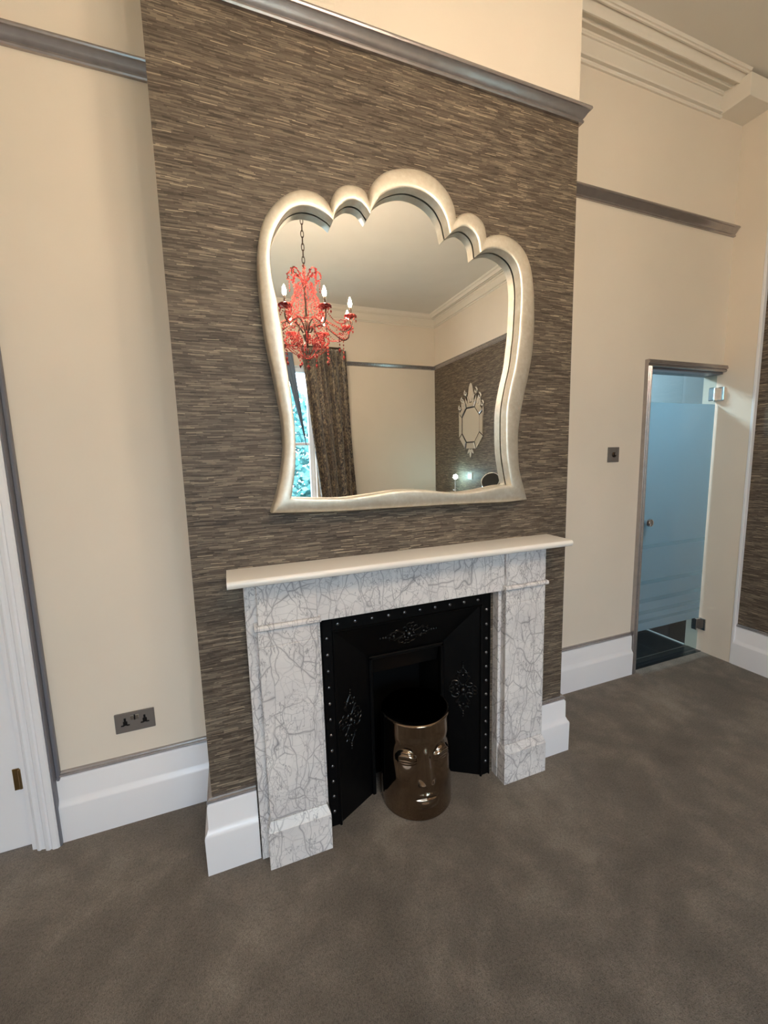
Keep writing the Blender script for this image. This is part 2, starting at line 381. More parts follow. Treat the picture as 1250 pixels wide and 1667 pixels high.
# coving, picture rail, skirting and dado bead swept along the plan
cov = [(0, 3.534), (.010, 3.534), (.016, 3.540), (.016, 3.547), (.008, 3.550), (.008, 3.553), (.024, 3.557), (.026, 3.566), (.012, 3.570), (.008, 3.60), (.009, 3.638), (.014, 3.650), (.022, 3.650), (.026, 3.657), (.022, 3.664), (.026, 3.670),
       (.034, 3.668), (.060, 3.660), (.064, 3.655), (.068, 3.657), (.066, 3.666), (.072, 3.668), (.098, 3.662), (.102, 3.652), (.108, 3.652), (.112, 3.662), (.124, 3.676), (.138, 3.682), (.141, 3.675), (.148, 3.675), (.151, 3.681), (.158, 3.681), (.162, 3.687), (.170, 3.692), (0, 3.692)]
# the coving dies into a square block in the corner by the glass door
struct('trim_2', sweep([(WR, -0.02), (WR2, -0.02), (WR2, YB), (XL, YB), (XL, DA), (0, DA), (0, 0), (W, 0), (W, DB), (3.15, DB)][1:], cov), M_coving, smooth=28)
m = MB(); m.bbox(3.14, WR2 + .01, 0.225, DB + .005, 3.55, 3.672, 0.002); struct('trim_3', m, M_coving)
rail = [(0, 2.888), (.012, 2.888), (.015, 2.893), (.013, 2.900), (.010, 2.902), (.014, 2.906), (.020, 2.914), (.027, 2.926), (.031, 2.930), (.036, 2.931), (.038, 2.936), (.036, 2.943), (0, 2.945)]
struct('trim_12', sweep([(XL, DA), (0, DA)], rail), M_rail, smooth=28)
struct('trim_4', sweep([(0, 0), (W, 0), (W, DB), (WR - .002, DB)], rail), M_rail, smooth=28)
struct('trim_5', sweep([(WR2, 0.18), (WR2, YB), (1.93, YB)], rail), M_rail, smooth=28)
skirt = [(0, 0), (.032, 0), (.033, .150), (.031, .158), (.026, .164), (.022, .174), (.019, .180), (.018, .262), (.015, .269), (.008, .273), (0, .273)]
bead = [(0, .273), (.014, .273), (.018, .277), (.016, .284), (.012, .286), (.010, .292), (0, .293)]
def skirting(name, path, bname=True):
    o = struct(name, sweep(path, skirt), M_white, smooth=28)
    return struct(name.replace('baseboard', 'trim'), sweep(path, bead), M_rail, smooth=28)
skirting('baseboard_left', [(-0.588, DA), (0, DA), (0, 0), (0.155, 0)])
skirting('baseboard_middle', [(1.478, 0), (W, 0), (W, DB), (2.615, DB)])
skirting('baseboard_right', [(WR2, 0.19), (WR2, YB), (XL, YB), (XL, DA), (-1.57, DA)])

# left door: moulded architrave with a grey painted outer edge, panelled leaf
arch = [(-.000, .0), (.0, .048), (.006, .052), (.022, .052), (.028, .046), (.034, .050), (.046, .047), (.052, .036), (.064, .034), (.070, .038), (.078, .034), (.084, .024), (.098, .022), (.098, .0)]
def casing(name, xs, top, w_in, mirror):
    pass
m = MB()
def jamb_section(x_out, sgn, ybase, prof): return [(x_out + sgn * a, ybase - b) for a, b in prof]
m.prism(jamb_section(-0.592, -1, DA, arch), 'z', 0, DZ + .0)
m.prism(jamb_section(DX0 - .098, 1, DA, arch), 'z', 0, DZ + .0)
m.prism([(DA - b, DZ + .098 - a) for a, b in arch], 'x', DX0 - .098, -0.592)
struct('trim_6', m, M_white, smooth=28)
m = MB(); m.bbox(-0.5925, -0.586, DA - .047, DA, 0, DZ + .104, .002); m.bbox(DX0 - .104, DX0 - .098, DA - .047, DA, 0, DZ + .104, .002); m.box(DX0 - .104, -0.586, DA - .047, DA, DZ + .098, DZ + .104)
m.bbox(-0.5865, -0.573, DA - .018, DA, 0, DZ + .104, .003)
struct('trim_7', m, M_greypaint)
d1 = thing('door_1', ((DX0 + DX1) / 2, DA + .03, 0), 'white panelled door in moulded white architrave at left edge', 'door'); d1['kind'] = 'structure'
m = MB(); m.bbox(DX0 + .003, DX1 - .004, DA + .002, DA + .042, 0.006, DZ - .004, .002); obj('door_leaf', m, M_white, d1)
for (a, b, c_, d_) in ((DX0 + .11, -1.11, .24, .86), (-1.05, DX1 - .11, .24, .86), (DX0 + .11, -1.11, 1.04, 1.92), (-1.05, DX1 - .11, 1.04, 1.92)):
    obj('door_panel', MB().bbox(a, b, DA - .006, DA + .003, c_, d_, .005), M_white, d1)
for z in (.30, 1.80):
    hg = obj('hinge', MB().lathe([(.006, z - .04), (.006, z + .04)], (DX1 - .012, DA - .003, 0), 10).bbox(DX1 - .036, DX1 - .014, DA - .0005, DA + .003, z - .045, z + .045, .001), M_brass, d1)
# glass door's architrave: left jamb and head
pr = [(0, .0), (0, .018), (.003, .024), (.011, .027), (.015, .023), (.020, .031), (.028, .033), (.032, .029), (.038, .030), (.042, .026), (.042, 0)]
m = MB(); m.prism(jamb_section(GX0 + .0, -1, DB, pr), 'z', 0, GZ)
n0 = len(m.v)
m.prism([(DB - b, GZ + a) for a, b in pr], 'x', GX0 - .042, WR)
struct('trim_8', m, M_rail, smooth=28)
struct('trim_9', MB().box(GX0 - .002, GX0 + .012, DB, DB + .12, 0, GZ).box(GX0, WR, DB, DB + .12, GZ - .012, GZ), M_greypaint)

# ------------------------------------------------------------ en-suite seen through the glass door
ey0, ey1, ex0, ex1, ez = DB + .12, 1.95, 2.05, WR, 2.42
struct('wall_ensuite_far', MB().box(ex0 - .1, ex1 + .1, ey1, ey1 + .1, 0, ez), M_enwall)
struct('wall_ensuite_left', MB().box(ex0 - .1, ex0, ey0, ey1, 0, ez), M_enwall)
m = MB().box(ex1, ex1 + .1, ey0, ey1, .9, ez, 0).box(ex1, ex1 + .1, ey0, ey1, 0, .9, 1).box(ex1, ex1 + .1, DB, ey0, 0, ez, 2)
struct('wall_ensuite_right', m, [M_enwall, M_tile, M_cream])
struct('ceiling_ensuite', MB().box(ex0 - .1, ex1 + .1, ey0, ey1 + .1, ez, ez + .1), M_enwall)
fl = struct('floor_ensuite', MB().box(ex0 - .1, ex1 + .1, DB + .10, ey1, -.06, -.004), M_grout)
tile0 = None
for i in range(5):
    for j in range(6):
        x = ex1 - .30 * (i + 1); y = DB + .105 + .30 * j
        if x < ex0 - .2: continue
        if tile0 is None:
            tile0 = obj('floor_tile', MB().bbox(x + .003, x + .297, y + .003, y + .297, -.008, .002, .002), M_tile, fl); tx, ty = x, y
        else: copy_part(tile0, fl, (x - tx, y - ty, random.uniform(-.0006, .0006)))
struct('trim_10', MB().bbox(ex1 - .010, ex1, ey0, ey1, .0, .010, .002), M_led_trim)
struct('trim_11', MB().box(GX0, GX1, DB + .0, DB + .10, -.01, .003), M_tile)   # dark threshold under the glass leaf

# ------------------------------------------------------------ hinged glass door
gd = thing('door_2', ((GX0 + GX1) / 2, DB + .03, 0), 'narrow frosted glass door with horizontal etched stripes beside the right corner', 'door'); gd['kind'] = 'structure'
gy = DB + .028; px0, px1 = GX0 + .026, WR - .010
obj('glass_pane', MB().bbox(px0, px1, gy, gy + .008, .012, GZ - .018, .001), M_doorglass, gd)
zz = [(1.817, .872), (.848, .622), (.594, .492), (.462, .406), (.378, .340), (.318, .262)]
for (b, a) in zz:
    obj('etched_band', MB().box(px0 + .001, px1 - .001, gy - .0012, gy - .0004, a, b), M_frost, gd)
for i in range(len(zz) - 1):
    obj('etched_stripe', MB().box(px0 + .001, px1 - .001, gy - .0011, gy - .0005, zz[i + 1][0], zz[i][1]), M_frost2, gd)
for z in (1.885, .215):
    h = obj('hinge', MB().bbox(px1 - .045, px1 + .006, gy - .016, gy + .022, z - .045, z + .045, .004), M_chrome, gd)
    obj('hinge_plate', MB().bbox(WR - .014, WR - .001, gy - .050, gy + .02, z - .045, z + .045, .003), M_chrome, h)
k = obj('knob', MB().lathe([(.004, 0), (.014, -.001), (.012, -.012), (.014, -.016), (.024, -.024), (.028, -.036), (.024, -.048), (.012, -.055), (.002, -.056)], (px0 + .045, gy, 1.033), 20, 'y'), M_chrome, gd, smooth=True)
obj('knob', MB().lathe([(.004, .008), (.009, .009), (.009, .022), (.012, .026), (.019, .032), (.022, .042), (.019, .052), (.010, .058), (.002, .059)], (px0 + .045, gy, 1.033), 20, 'y'), M_chrome, gd, smooth=True)

# ------------------------------------------------------------ window, curtain, garden
wn = thing('window_1', ((WIN[0] + WIN[1]) / 2, YB - .12, WIN[2]), 'tall white sash window facing the fireplace', 'window'); wn['kind'] = 'structure'
x0, x1, z0, z1 = WIN; yw = YB - .14
m = MB()
for a, b, c_, d_ in ((x0, x0 + .07, z0, z1), (x1 - .07, x1, z0, z1), (x0, x1, z0, z0 + .08), (x0, x1, z1 - .07, z1), (-.12, -.04, z0, z1), (.62, .70, z0, z1)):
    m.bbox(a, b, yw - .04, yw + .04, c_, d_, .006)
obj('window_frame', m, M_white, wn)
zm = 1.72
for a, b in ((x0 + .07, -.12), (-.04, .62), (.70, x1 - .07)):
    obj('sash_rail', MB().bbox(a, b, yw - .025, yw + .025, zm, zm + .045, .005), M_white, wn)
    for c_, d_ in ((z0 + .08, zm), (zm + .045, z1 - .07)):
        obj('pane', MB().box(a, b, yw - .002, yw + .002, c_, d_), M_glass, wn)
obj('window_sill', MB().bbox(x0 - .05, x1 + .03, YB - .10, YB + .06, z0 - .035, z0 + .003, .006), M_white, wn)

def drape(nm, xt0, xt1, xb0, xb1, zt, zb, y, folds, amp, mat, pw=1.0):
    nx, nz = folds * 12, 40; m = MB(); vs = []
    for j in range(nz + 1):
        t = j / nz; z = zt + (zb - zt) * t; e = t ** pw
        a = xt0 + (xb0 - xt0) * e; b = xt1 + (xb1 - xt1) * e
        for i in range(nx + 1):
            s_ = i / nx; ph = 2 * pi * folds * (s_ + .03 * sin(3 * t + 5 * s_))
            yy = y + amp * (sin(ph) + .35 * sin(2.3 * ph + 4 * t)) * (.75 + .25 * t)
            vs.append((a + (b - a) * s_ + .3 * amp * cos(ph * .5 + t), yy, z))
    fs = [(j * (nx + 1) + i, j * (nx + 1) + i + 1, (j + 1) * (nx + 1) + i + 1, (j + 1) * (nx + 1) + i) for j in range(nz) for i in range(nx)]
    n = len(vs); vs2 = [(v[0], v[1] - .006, v[2]) for v in vs]
    fs2 = [tuple(n + k for k in reversed(f)) for f in fs]
    side = []
    for j in range(nz):
        for i in (0, nx):
            p, q = j * (nx + 1) + i, (j + 1) * (nx + 1) + i; side.append((p, q, n + q, n + p))
    for j in (0, nz):
        for i in range(nx):
            p = j * (nx + 1) + i; side.append((p, p + 1, n + p + 1, n + p))
    return m.add(vs + vs2, fs + fs2 + side)
cu = thing('curtain', (1.65, -4.58, 0.02), 'floor length brown and charcoal crushed velvet curtain beside the window', 'curtain')
obj('curtain_panel', drape('c', 1.21, 1.90, 1.50, 2.00, 3.07, .02, -4.560, 5, .052, M_velvet), M_velvet, cu, smooth='all')
m = MB().tube([(-1.45, -4.610, 3.10), (1.80, -4.610, 3.10)], .014, 12); pl = tag(obj('curtain_pole', m, M_darkmetal), 'dark curtain pole above the window carrying the velvet curtain', 'curtain pole')
for x in (-1.45, 1.80): obj('finial', MB().sphere((x, -4.610, 3.10), .022), M_darkmetal, pl, smooth=True)
for x in (-1.35, 1.74): obj('bracket', MB().tube([(x, -4.610, 3.10), (x, YB, 3.05)], .008, 8), M_darkmetal, pl)
cu2 = thing('blind_drape', (1.19, -4.64, 1.62), 'narrow blue grey drape tapering to a point in front of the window', 'drape')
obj('drape_cloth', drape('s', .97, 1.13, 1.255, 1.262, 3.02, 1.72, -4.665, 3, .008, M_sheer), M_sheer, cu2, smooth='all')
# garden outside
tag(single('garden_ground', MB().box(-12, 12, -22, -5.1, -.6, -.5), M_ground, (0, -12, -.6), 'pale ground of the garden outside the window', 'ground'), 'pale ground of the garden outside the window', 'ground')
m = MB()
for i in range(15000):
    x = random.uniform(-5, 7); z = random.uniform(-.5, 2.9 + .5 * sin(x * 1.3) + .3 * sin(x * 4)); y = -9.5 + random.gauss(0, .35) - .25 * z
    a, b = random.uniform(0, 6.28), random.uniform(-.9, .9); s_ = random.uniform(.07, .15)
    u = Vector((cos(a), sin(a) * .5, sin(b))).normalized() * s_; w = Vector((-sin(a) * .4, cos(b) * .3, cos(a) + .3)).normalized() * s_ * .6; c_ = Vector((x, y, z))
    m.add([c_ - u, c_ + w, c_ + u, c_ - w], [(0, 1, 2, 3)])
hd = tag(obj('hedge', m, M_leafgreen, recalc=False), 'pale green leafy hedge outside the window', 'hedge'); hd['kind'] = 'stuff'

# ------------------------------------------------------------ fireplace surround
fs_ = thing('fireplace_surround', (W / 2, -.05, 0), 'white grey-veined marble fireplace surround with flat pilasters on the papered chimney breast', 'fireplace')
CX = W / 2
def surround(side):
    f = (lambda x: x) if side < 0 else (lambda x: 2 * CX + .008 - x)
    def bx(nm, xa, xb, *r, b=.002):
        a, c_ = sorted((f(xa), f(xb))); return obj(nm, MB().bbox(a, c_, *r, b), M_marble, fs_)
    bx('backing_slip', .160, .422, -.042, 0, 0, 1.104)
    # plinth with chamfered top
    a, c_ = sorted((f(.184), f(.420)))
    m = MB().bbox(a, c_, -.098, -.042, 0, .150, .0015)
    m.add([(a + .001, -.097, .150), (c_ - .001, -.097, .150), (c_ - .001, -.040, .150), (a + .001, -.040, .150), (a + .012, -.080, .182), (c_ - .012, -.080, .182), (c_ - .012, -.04, .182), (a + .012, -.04, .182)],
          [(0, 1, 5, 4), (1, 2, 6, 5), (2, 3, 7, 6), (3, 0, 4, 7), (4, 5, 6, 7), (3, 2, 1, 0)])
    obj('plinth', m, M_marble, fs_)
    bx('pilaster', .196, .408, -.078, -.042, .182, .858, b=.0025)
    bx('pilaster_neck', .196, .408, -.0775, -.042, .859, .921, b=.0015)
    a, c_ = sorted((f(.186), f(.418)))
    prof = [(-.042, .921), (-.086, .921), (-.092, .926), (-.092, .934), (-.086, .940), (-.042, .940)]
    obj('astragal', MB().prism(prof, 'x', a, c_), M_marble, fs_, smooth=28)
    bx('corner_block', .200, .408, -.078, -.042, .940, 1.104, b=.0025)
surround(-1); surround(1)
obj('frieze', MB().bbox(.409, 2 * CX + .008 - .409, -.066, 0, .917, 1.104, .0015), M_marble, fs_)
prof = [(0, 1.104), (-.150, 1.104), (-.157, 1.107), (-.161, 1.113), (-.162, 1.119), (-.160, 1.125), (-.155, 1.130), (-.148, 1.132), (0, 1.132)]
obj('mantel_shelf', MB().prism(prof, 'x', .110, 1.522), M_shelf, fs_, smooth=28, label='plain white mantel shelf with rounded front edge')

# ------------------------------------------------------------ cast iron insert
fi = thing('fireplace_insert', (CX, .02, 0), 'black cast iron fireplace insert with studded border inside the marble surround', 'fireplace insert')
ix0, ix1, iz = .427, 1.210, .915                    # outer
hx0, hx1, hz = .478, 1.159, .842                    # hopper mouth at y = 0
bx0, bx1, bz, bd = .652, 1.013, .656, .092           # throat
m = MB()
m.bbox(ix0, hx0 - .002, -.006, .010, 0, iz, .002); m.bbox(hx1 + .002, ix1, -.006, .010, 0, iz, .002); m.bbox(hx0 - .004, hx1 + .004, -.006, .010, hz + .002, iz, .002)
obj('border', m, M_iron, fi)
def roll(pts, r, nm): return obj(nm, MB().tube(pts, r, 8), M_iron, fi, smooth=True)
roll([(hx0, -.006, 0), (hx0, -.006, hz), (hx1, -.006, hz), (hx1, -.006, 0)], .006, 'inner_moulding')
roll([(ix0 + .008, -.007, 0), (ix0 + .008, -.007, iz - .010), (ix1 - .008, -.007, iz - .010), (ix1 - .008, -.007, 0)], .004, 'outer_moulding')
def slab(p, th=.006):                                # quad slab with thickness to the rear
    m = MB(); q = [(a, b + th, c_) for a, b, c_ in p]; return m.add(p + q, [(0, 1, 2, 3), (7, 6, 5, 4), (0, 4, 5, 1), (1, 5, 6, 2), (2, 6, 7, 3), (3, 7, 4, 0)])
obj('left_cheek', slab([(hx0, 0, 0), (bx0, bd, 0), (bx0, bd, bz), (hx0, 0, hz)]), M_iron, fi)
obj('right_cheek', slab([(bx1, bd, 0), (hx1, 0, 0), (hx1, 0, hz), (bx1, bd, bz)]), M_iron, fi)
obj('top_plate', slab([(bx0, bd, bz), (bx1, bd, bz), (hx1, 0, hz), (hx0, 0, hz)]), M_iron, fi)
m = MB(); w_ = .014
m.bbox(bx0 - .002, bx0 + w_, bd - .012, bd + .012, 0, bz, .003); m.bbox(bx1 - w_, bx1 + .002, bd - .012, bd + .012, 0, bz, .003); m.bbox(bx0 - .002, bx1 + .002, bd - .012, bd + .012, bz - w_, bz + .002, .003)
obj('throat_frame', m, M_iron, fi)
m = MB(); m.box(bx0 + .0, bx0 + .008, bd + .01, .34, 0, bz); m.box(bx1 - .008, bx1, bd + .01, .34, 0, bz); m.box(bx0, bx1, .332, .34, 0, bz); m.box(bx0, bx1, bd + .01, .34, bz - .008, bz); m.box(bx0, bx1, .20, .34, .001, .012)
obj('firebox', m, M_soot, fi)
obj('smoke_hood', slab([(bx0 + .016, bd + .03, bz - .095), (bx1 - .016, bd + .03, bz - .095), (bx1 - .016, bd + .008, bz - .012), (bx0 + .016, bd + .008, bz - .012)], .008), M_iron, fi)
st0 = None
studs = [(hx0 + .020 + i * (hx1 - hx0 - .04) / 9, .870) for i in range(10)] + [(x, .818 - .068 * j) for x in (.452, 1.185) for j in range(12)]
for (x, z) in studs:
    if st0 is None:
        st0 = obj('stud', MB().sphere((x, -.008, z), .0072, 10, 6, sy=.6), M_stud, fi, smooth=True); sx_, sz_ = x, z
    else: copy_part(st0, fi, (x - sx_, 0, z - sz_))
# relief ornaments on the three sloping plates
def spiral(c_, r, a0, turns, sgn, P, mb, rad=.0024):
    pts = []
    for i in range(14):
        t = i / 13; a = a0 + sgn * turns * 2 * pi * t; rr = r * (1 - .78 * t); pts.append(P(c_[0] + rr * cos(a), c_[1] + rr * sin(a)))
    mb.tube(pts, [rad * (1 - .35 * i / 13) for i in range(14)], 6)
def ornament(P, N):
    """P maps relief coordinates (u across, v along) to the plate; N is the outward normal."""
    mb = MB()
    for sv in (-1, 1):
        for su in (-1, 1):
            spiral((su * .022, sv * .026), .017, -sv * su * .6, .9, su * sv, P, mb, .0034)
            spiral((su * .034, sv * .006), .013, pi / 2 * sv, .9, -su * sv, P, mb, .003)
            spiral((su * .014, sv * .058), .011, pi / 2 * -sv, .8, su * sv, P, mb, .003)
            spiral((su * .010, sv * .082), .008, 0 if su > 0 else pi, .8, -su * sv, P, mb, .0026)
            mb.tube([P(su * .004, sv * .02), P(su * .018, sv * .05), P(su * .012, sv * .078), P(0, sv * .100)], [.003, .003, .0026, .0016], 6)
        for k_ in range(3): mb.sphere(P(0, sv * (.100 + .011 * k_)) + N * .002, .0058 - .001 * k_, 8, 6)
        mb.sphere(P(0, sv * .066) + N * .002, .007, 8, 6)
    mb.sphere(P(0, 0) + N * .003, .013, 12, 8)
    for k_ in range(8): mb.sphere(P(.019 * cos(k_ * pi / 4), .021 * sin(k_ * pi / 4)) + N * .002, .0055, 8, 6)
    return mb
def plate_frame(o, u, v):
    u = Vector(u).normalized(); v = Vector(v).normalized(); N = u.cross(v).normalized()
    if N.y > 0: N = -N
    o = Vector(o); return (lambda a, b: o + u * a * 1.45 + v * b * 1.08 + N * .002), N
dy = bd
P, N = plate_frame((.5445, .0355, .430), (bx0 - hx0, bd, 0), (0, 0, 1)); obj('ornament', ornament(P, N), M_iron_worn, fi, smooth=True, label='scrolled relief on left cheek')
P, N = plate_frame((1.0925, .0420, .430), (bx1 - hx1, bd, 0), (0, 0, 1)); obj('ornament', ornament(P, N), M_iron_worn, fi, smooth=True, label='scrolled relief on right cheek')
P, N = plate_frame((CX + .004, .046, .754), (0, bd, bz - hz), (1, 0, 0)); obj('ornament', ornament(P, N), M_iron_worn, fi, smooth=True, label='scrolled relief above the opening')

# ------------------------------------------------------------ face stool
def face_stool():
    cx, cy, H, R = .838, .026, .424, .157; az = radians(-99)
    nth, nz = 300, 220; vs = []
    g = lambda s_, z, cs, cz, ws, wz: exp(-((s_ - cs) / ws) ** 2 - ((z - cz) / wz) ** 2)
    sst = lambda x: 0 if x <= 0 else (1 if x >= 1 else x * x * (3 - 2 * x))
    def disp(s_, z):
        d = 0.0; a = abs(s_)
        d += .005 * g(a, z, .060, .345, .055, .020)                      # brow
        d -= .012 * g(a, z, .080, .275, .042, .036)                      # eye hollow
        x = (a - .086) / .052; zc = .282 - .010 * x * x                  # large closed lid
        q = x * x + ((z - zc) / .036) ** 2
        if q < 1: d += .021 * sst(1 - q) ** .7
        if abs(x) < 1:
            for zz_, am, wd in ((.020, -.0026, .0030), (.010, .0016, .003), (-.006, -.0026, .003), (-.022 + .012 * x * x, .0040, .0035)):
                d += am * exp(-((z - zc - zz_) / wd) ** 2) * (1 - x ** 4)
        if .150 < z < .345:                                              # long nose
            t = min(1, (.345 - z) / (.345 - .185)); w = .012 + .012 * t; e = sst((z - .156) / .026)
            d += (.006 + .030 * t) * exp(-(s_ / w) ** 2) * e * sst((.345 - z) / .04)
        d += .013 * g(a, z, .024, .180, .011, .013)
        d += .010 * g(a, z, .098, .170, .055, .065)                      # cheeks
        d -= .003 * g(s_, z, 0, .138, .007, .012)
        up = 1 - (s_ / .058) ** 2                                        # lips
        if up > 0:
            d += .006 * up * exp(-((z - .113 - .004 * up + .004 * exp(-(s_ / .010) ** 2)) / .010) ** 2)
            d += .008 * up ** .8 * exp(-((z - .082 + .008 * up) / .016) ** 2)
            d -= .005 * up * exp(-((z - .101) / .004) ** 2)
        d -= .003 * g(s_, z, 0, .050, .045, .012)
        return d
    ring = []
    def rad(z):
        t = z / H
        return R * (.975 + .022 * cos(pi * min(1, t * 1.1))) 
    for j in range(nz + 1):
        z = .004 + (H - .010) * j / nz
        for i in range(nth):
            th = -pi + 2 * pi * i / nth; s_ = th * R; r = rad(z)
            fade = min(1, z / .02) * min(1, (H - z) / .03)
            if abs(th) < 1.5: r += disp(s_, z) * fade
            vs.append((cx + r * cos(az + th), cy + r * sin(az + th), z))
    def circ(r, z): return [(cx + r * cos(az - pi + 2 * pi * i / nth), cy + r * sin(az - pi + 2 * pi * i / nth), z) for i in range(nth)]
    for r, z in ((rad(H) - .0015, H - .003), (rad(H) - .005, H), (rad(H) - .010, H + .0008), (rad(H) - .014, H - .001), (rad(H) - .020, H - .005), (R * .5, H - .006), (.01, H - .006)): vs += circ(r, z)
    n = nz + 1 + 7
    fs = [(j * nth + i, j * nth + (i + 1) % nth, (j + 1) * nth + (i + 1) % nth, (j + 1) * nth + i) for j in range(n - 1) for i in range(nth)]
    b = len(vs); vs += circ(rad(0) - .006, 0.0)
    fs += [(b + i, b + (i + 1) % nth, (i + 1) % nth, i) for i in range(nth)]
    fs.append(tuple(b + i for i in range(nth - 1, -1, -1))); fs.append(tuple((n - 1) * nth + i for i in range(nth)))
    return MB().add(vs, fs), (cx, cy, 0)
mb, base = face_stool()
single('face_stool', mb, M_bronze, base, 'shiny bronze ceramic drum stool moulded as a sleeping face in front of the fireplace', 'stool', smooth=50)

# ------------------------------------------------------------ scalloped wall mirror (outline measured on the chimney breast plane)
def unproj(u, v, y):
    d = F + Rv * ((u - 625) / 669.05) - Uv * ((v - 833.5) / 669.05); t = (y - CP.y) / d.y; p = CP + d * t; return (p.x, p.z)
outer = [[(441, 835), (450, 806), (457, 774), (461, 742), (461, 710), (458, 678), (452, 646), (445, 610), (438, 578), (432, 548), (426, 506), (421, 458), (419, 420), (421, 390), (428, 363), (442, 340), (462, 322), (486, 313), (510, 317), (528, 329), (536, 344)],
         [(536, 344), (538, 328), (547, 312), (562, 305), (581, 308), (593, 317), (598, 332)],
         [(598, 332), (600, 312), (611, 294), (630, 282), (656, 278), (683, 282), (706, 295), (725, 316), (736, 340), (739, 360)],
         [(739, 360), (747, 352), (762, 350), (776, 358), (785, 371), (788, 390)],
         [(788, 390), (796, 386), (814, 385), (834, 394), (850, 412), (860, 438), (865, 474), (866, 514), (865, 550), (862, 582), (856, 614), (850, 642), (844, 674), (840, 706), (840, 738), (842, 766), (848, 790), (854, 813)],
         [(854, 813), (820, 817), (750, 820), (646, 826), (550, 832), (441, 835)]]
inner = [[(474, 811), (479, 774), (481, 738), (480, 702), (476, 662), (470, 618), (464, 578), (461, 550), (456, 520), (450, 488), (442, 450), (439, 414), (444, 386), (455, 362), (470, 344), (490, 336), (514, 340), (534, 352), (542, 360)],
         [(542, 360), (547, 344), (558, 332), (572, 326), (589, 332), (602, 350)],
         [(602, 350), (608, 336), (622, 318), (643, 308), (668, 306), (694, 316), (713, 333), (725, 356), (731, 382)],
         [(731, 382), (741, 374), (756, 369), (769, 377), (777, 391), (780, 413)],
         [(780, 413), (790, 407), (810, 405), (830, 416), (842, 434), (847, 462), (847, 498), (844, 546), (842, 562), (838, 594), (830, 630), (824, 666), (823, 702), (824, 738), (828, 768), (832, 790)],
         [(832, 790), (814, 792), (782, 799), (742, 803), (702, 799), (654, 799), (606, 806), (558, 812), (510, 812), (474, 811)]]
def cat(p, n):
    P_ = [Vector(q) for q in p]; P_ = [P_[0] * 2 - P_[1]] + P_ + [P_[-1] * 2 - P_[-2]]; out = []
    for i in range(1, len(P_) - 2):
        for k_ in range(8):
            t = k_ / 8; a, b, c_, d_ = P_[i - 1:i + 3]
            out.append(.5 * ((2 * b) + (c_ - a) * t + (2 * a - 5 * b + 4 * c_ - d_) * t * t + (3 * b - a - 3 * c_ + d_) * t ** 3))
    out.append(P_[-2]); L = [0]
    for a, b in zip(out, out[1:]): L.append(L[-1] + (b - a).length)
    res = []; j = 0
    for k_ in range(n):
        s_ = L[-1] * k_ / n
        while L[j + 1] < s_: j += 1
        t = (s_ - L[j]) / (L[j + 1] - L[j]); res.append(out[j].lerp(out[j + 1], t))
    return res
cnt = [64, 18, 36, 16, 56, 40]
PO = []; PI_ = []; corner = []
for so, si, n in zip(outer, inner, cnt):
    corner.append(len(PO))
    PO += cat([unproj(u, v, -.042) for u, v in so], n); PI_ += cat([unproj(u, v, -.068) for u, v in si], n)
NP = len(PO)
prof = [(0, 0.0), (0, -.050), (.015, -.056), (.05, -.060), (.15, -.0645), (.30, -.0685), (.5, -.0715), (.7, -.073), (.86, -.0732), (.96, -.0725), (1.0, -.0705), (1.0, -.034), (.93, -.034)]
mz = min(p.y for p in PO)
wm = thing('scalloped_wall_mirror', (.80, 0, mz), 'large wall mirror in a scalloped shell-topped silver leaf frame above the mantel', 'mirror')
vs = []
for t, y in prof:
    for a, b in zip(PO, PI_): p = a.lerp(b, t); vs.append((p.x, y, p.y))
fs = [(j * NP + i, j * NP + (i + 1) % NP, (j + 1) * NP + (i + 1) % NP, (j + 1) * NP + i) for j in range(len(prof) - 1) for i in range(NP)]
fr = obj('frame', MB().add(vs, fs), M_leaf, wm, smooth='all')
for cidx in corner:                                   # crisp creases where the scallops meet
    pass
fr.data.set_sharp_from_angle(angle=radians(38))
cen = Vector((.8, 1.9))
gl_ = [(p + (p - cen).normalized() * .004) for p in PI_]
m = MB().add([(p.x, -.030, p.y) for p in gl_] + [(p.x, -.024, p.y) for p in gl_], [tuple(range(NP)), tuple(range(2 * NP - 1, NP - 1, -1))] + [(i, NP + i, NP + (i + 1) % NP, (i + 1) % NP) for i in range(NP)])
obj('mirror_glass', m, M_mirror, wm)
obj('backing_board', MB().add([(p.x, -.022, p.y) for p in gl_] + [(p.x, -.0005, p.y) for p in gl_], [tuple(range(NP)), tuple(range(2 * NP - 1, NP - 1, -1))] + [(i, NP + i, NP + (i + 1) % NP, (i + 1) % NP) for i in range(NP)]), M_black, wm)

# ------------------------------------------------------------ socket and wall control
sk = thing('double_socket', (-.298, DA, .396), 'brushed steel double power socket on the cream wall above the left skirting', 'socket')
obj('plate', MB().bbox(-.371, -.225, DA - .007, DA, .396, .482, .002), M_brushed, sk)
for x in (-.334, -.262):
    obj('pin_holes', MB().bbox(x - .004, x + .004, DA - .0085, DA - .006, .444, .460, .001).bbox(x - .016, x - .004, DA - .0085, DA - .006, .425, .431, .001).bbox(x + .004, x + .016, DA - .0085, DA - .006, .425, .431, .001).bbox(x - .008, x + .008, DA - .008, DA - .006, .427, .446, .001), M_black, sk)
for x in (-.307, -.289): obj('rocker_switch', MB().bbox(x - .0065, x + .0065, DA - .010, DA - .006, .448, .468, .001), M_chrome, sk)
obj('switch_gap', MB().box(-.3003, -.2957, DA - .0085, DA - .006, .446, .470), M_black, sk)
sw = thing('wall_control', (2.383, DB, 1.443), 'small square brushed grey control plate on the wall left of the glass door', 'switch')
obj('plate', MB().bbox(2.337, 2.429, DB - .007, DB, 1.443, 1.535, .002), M_brushed, sw)
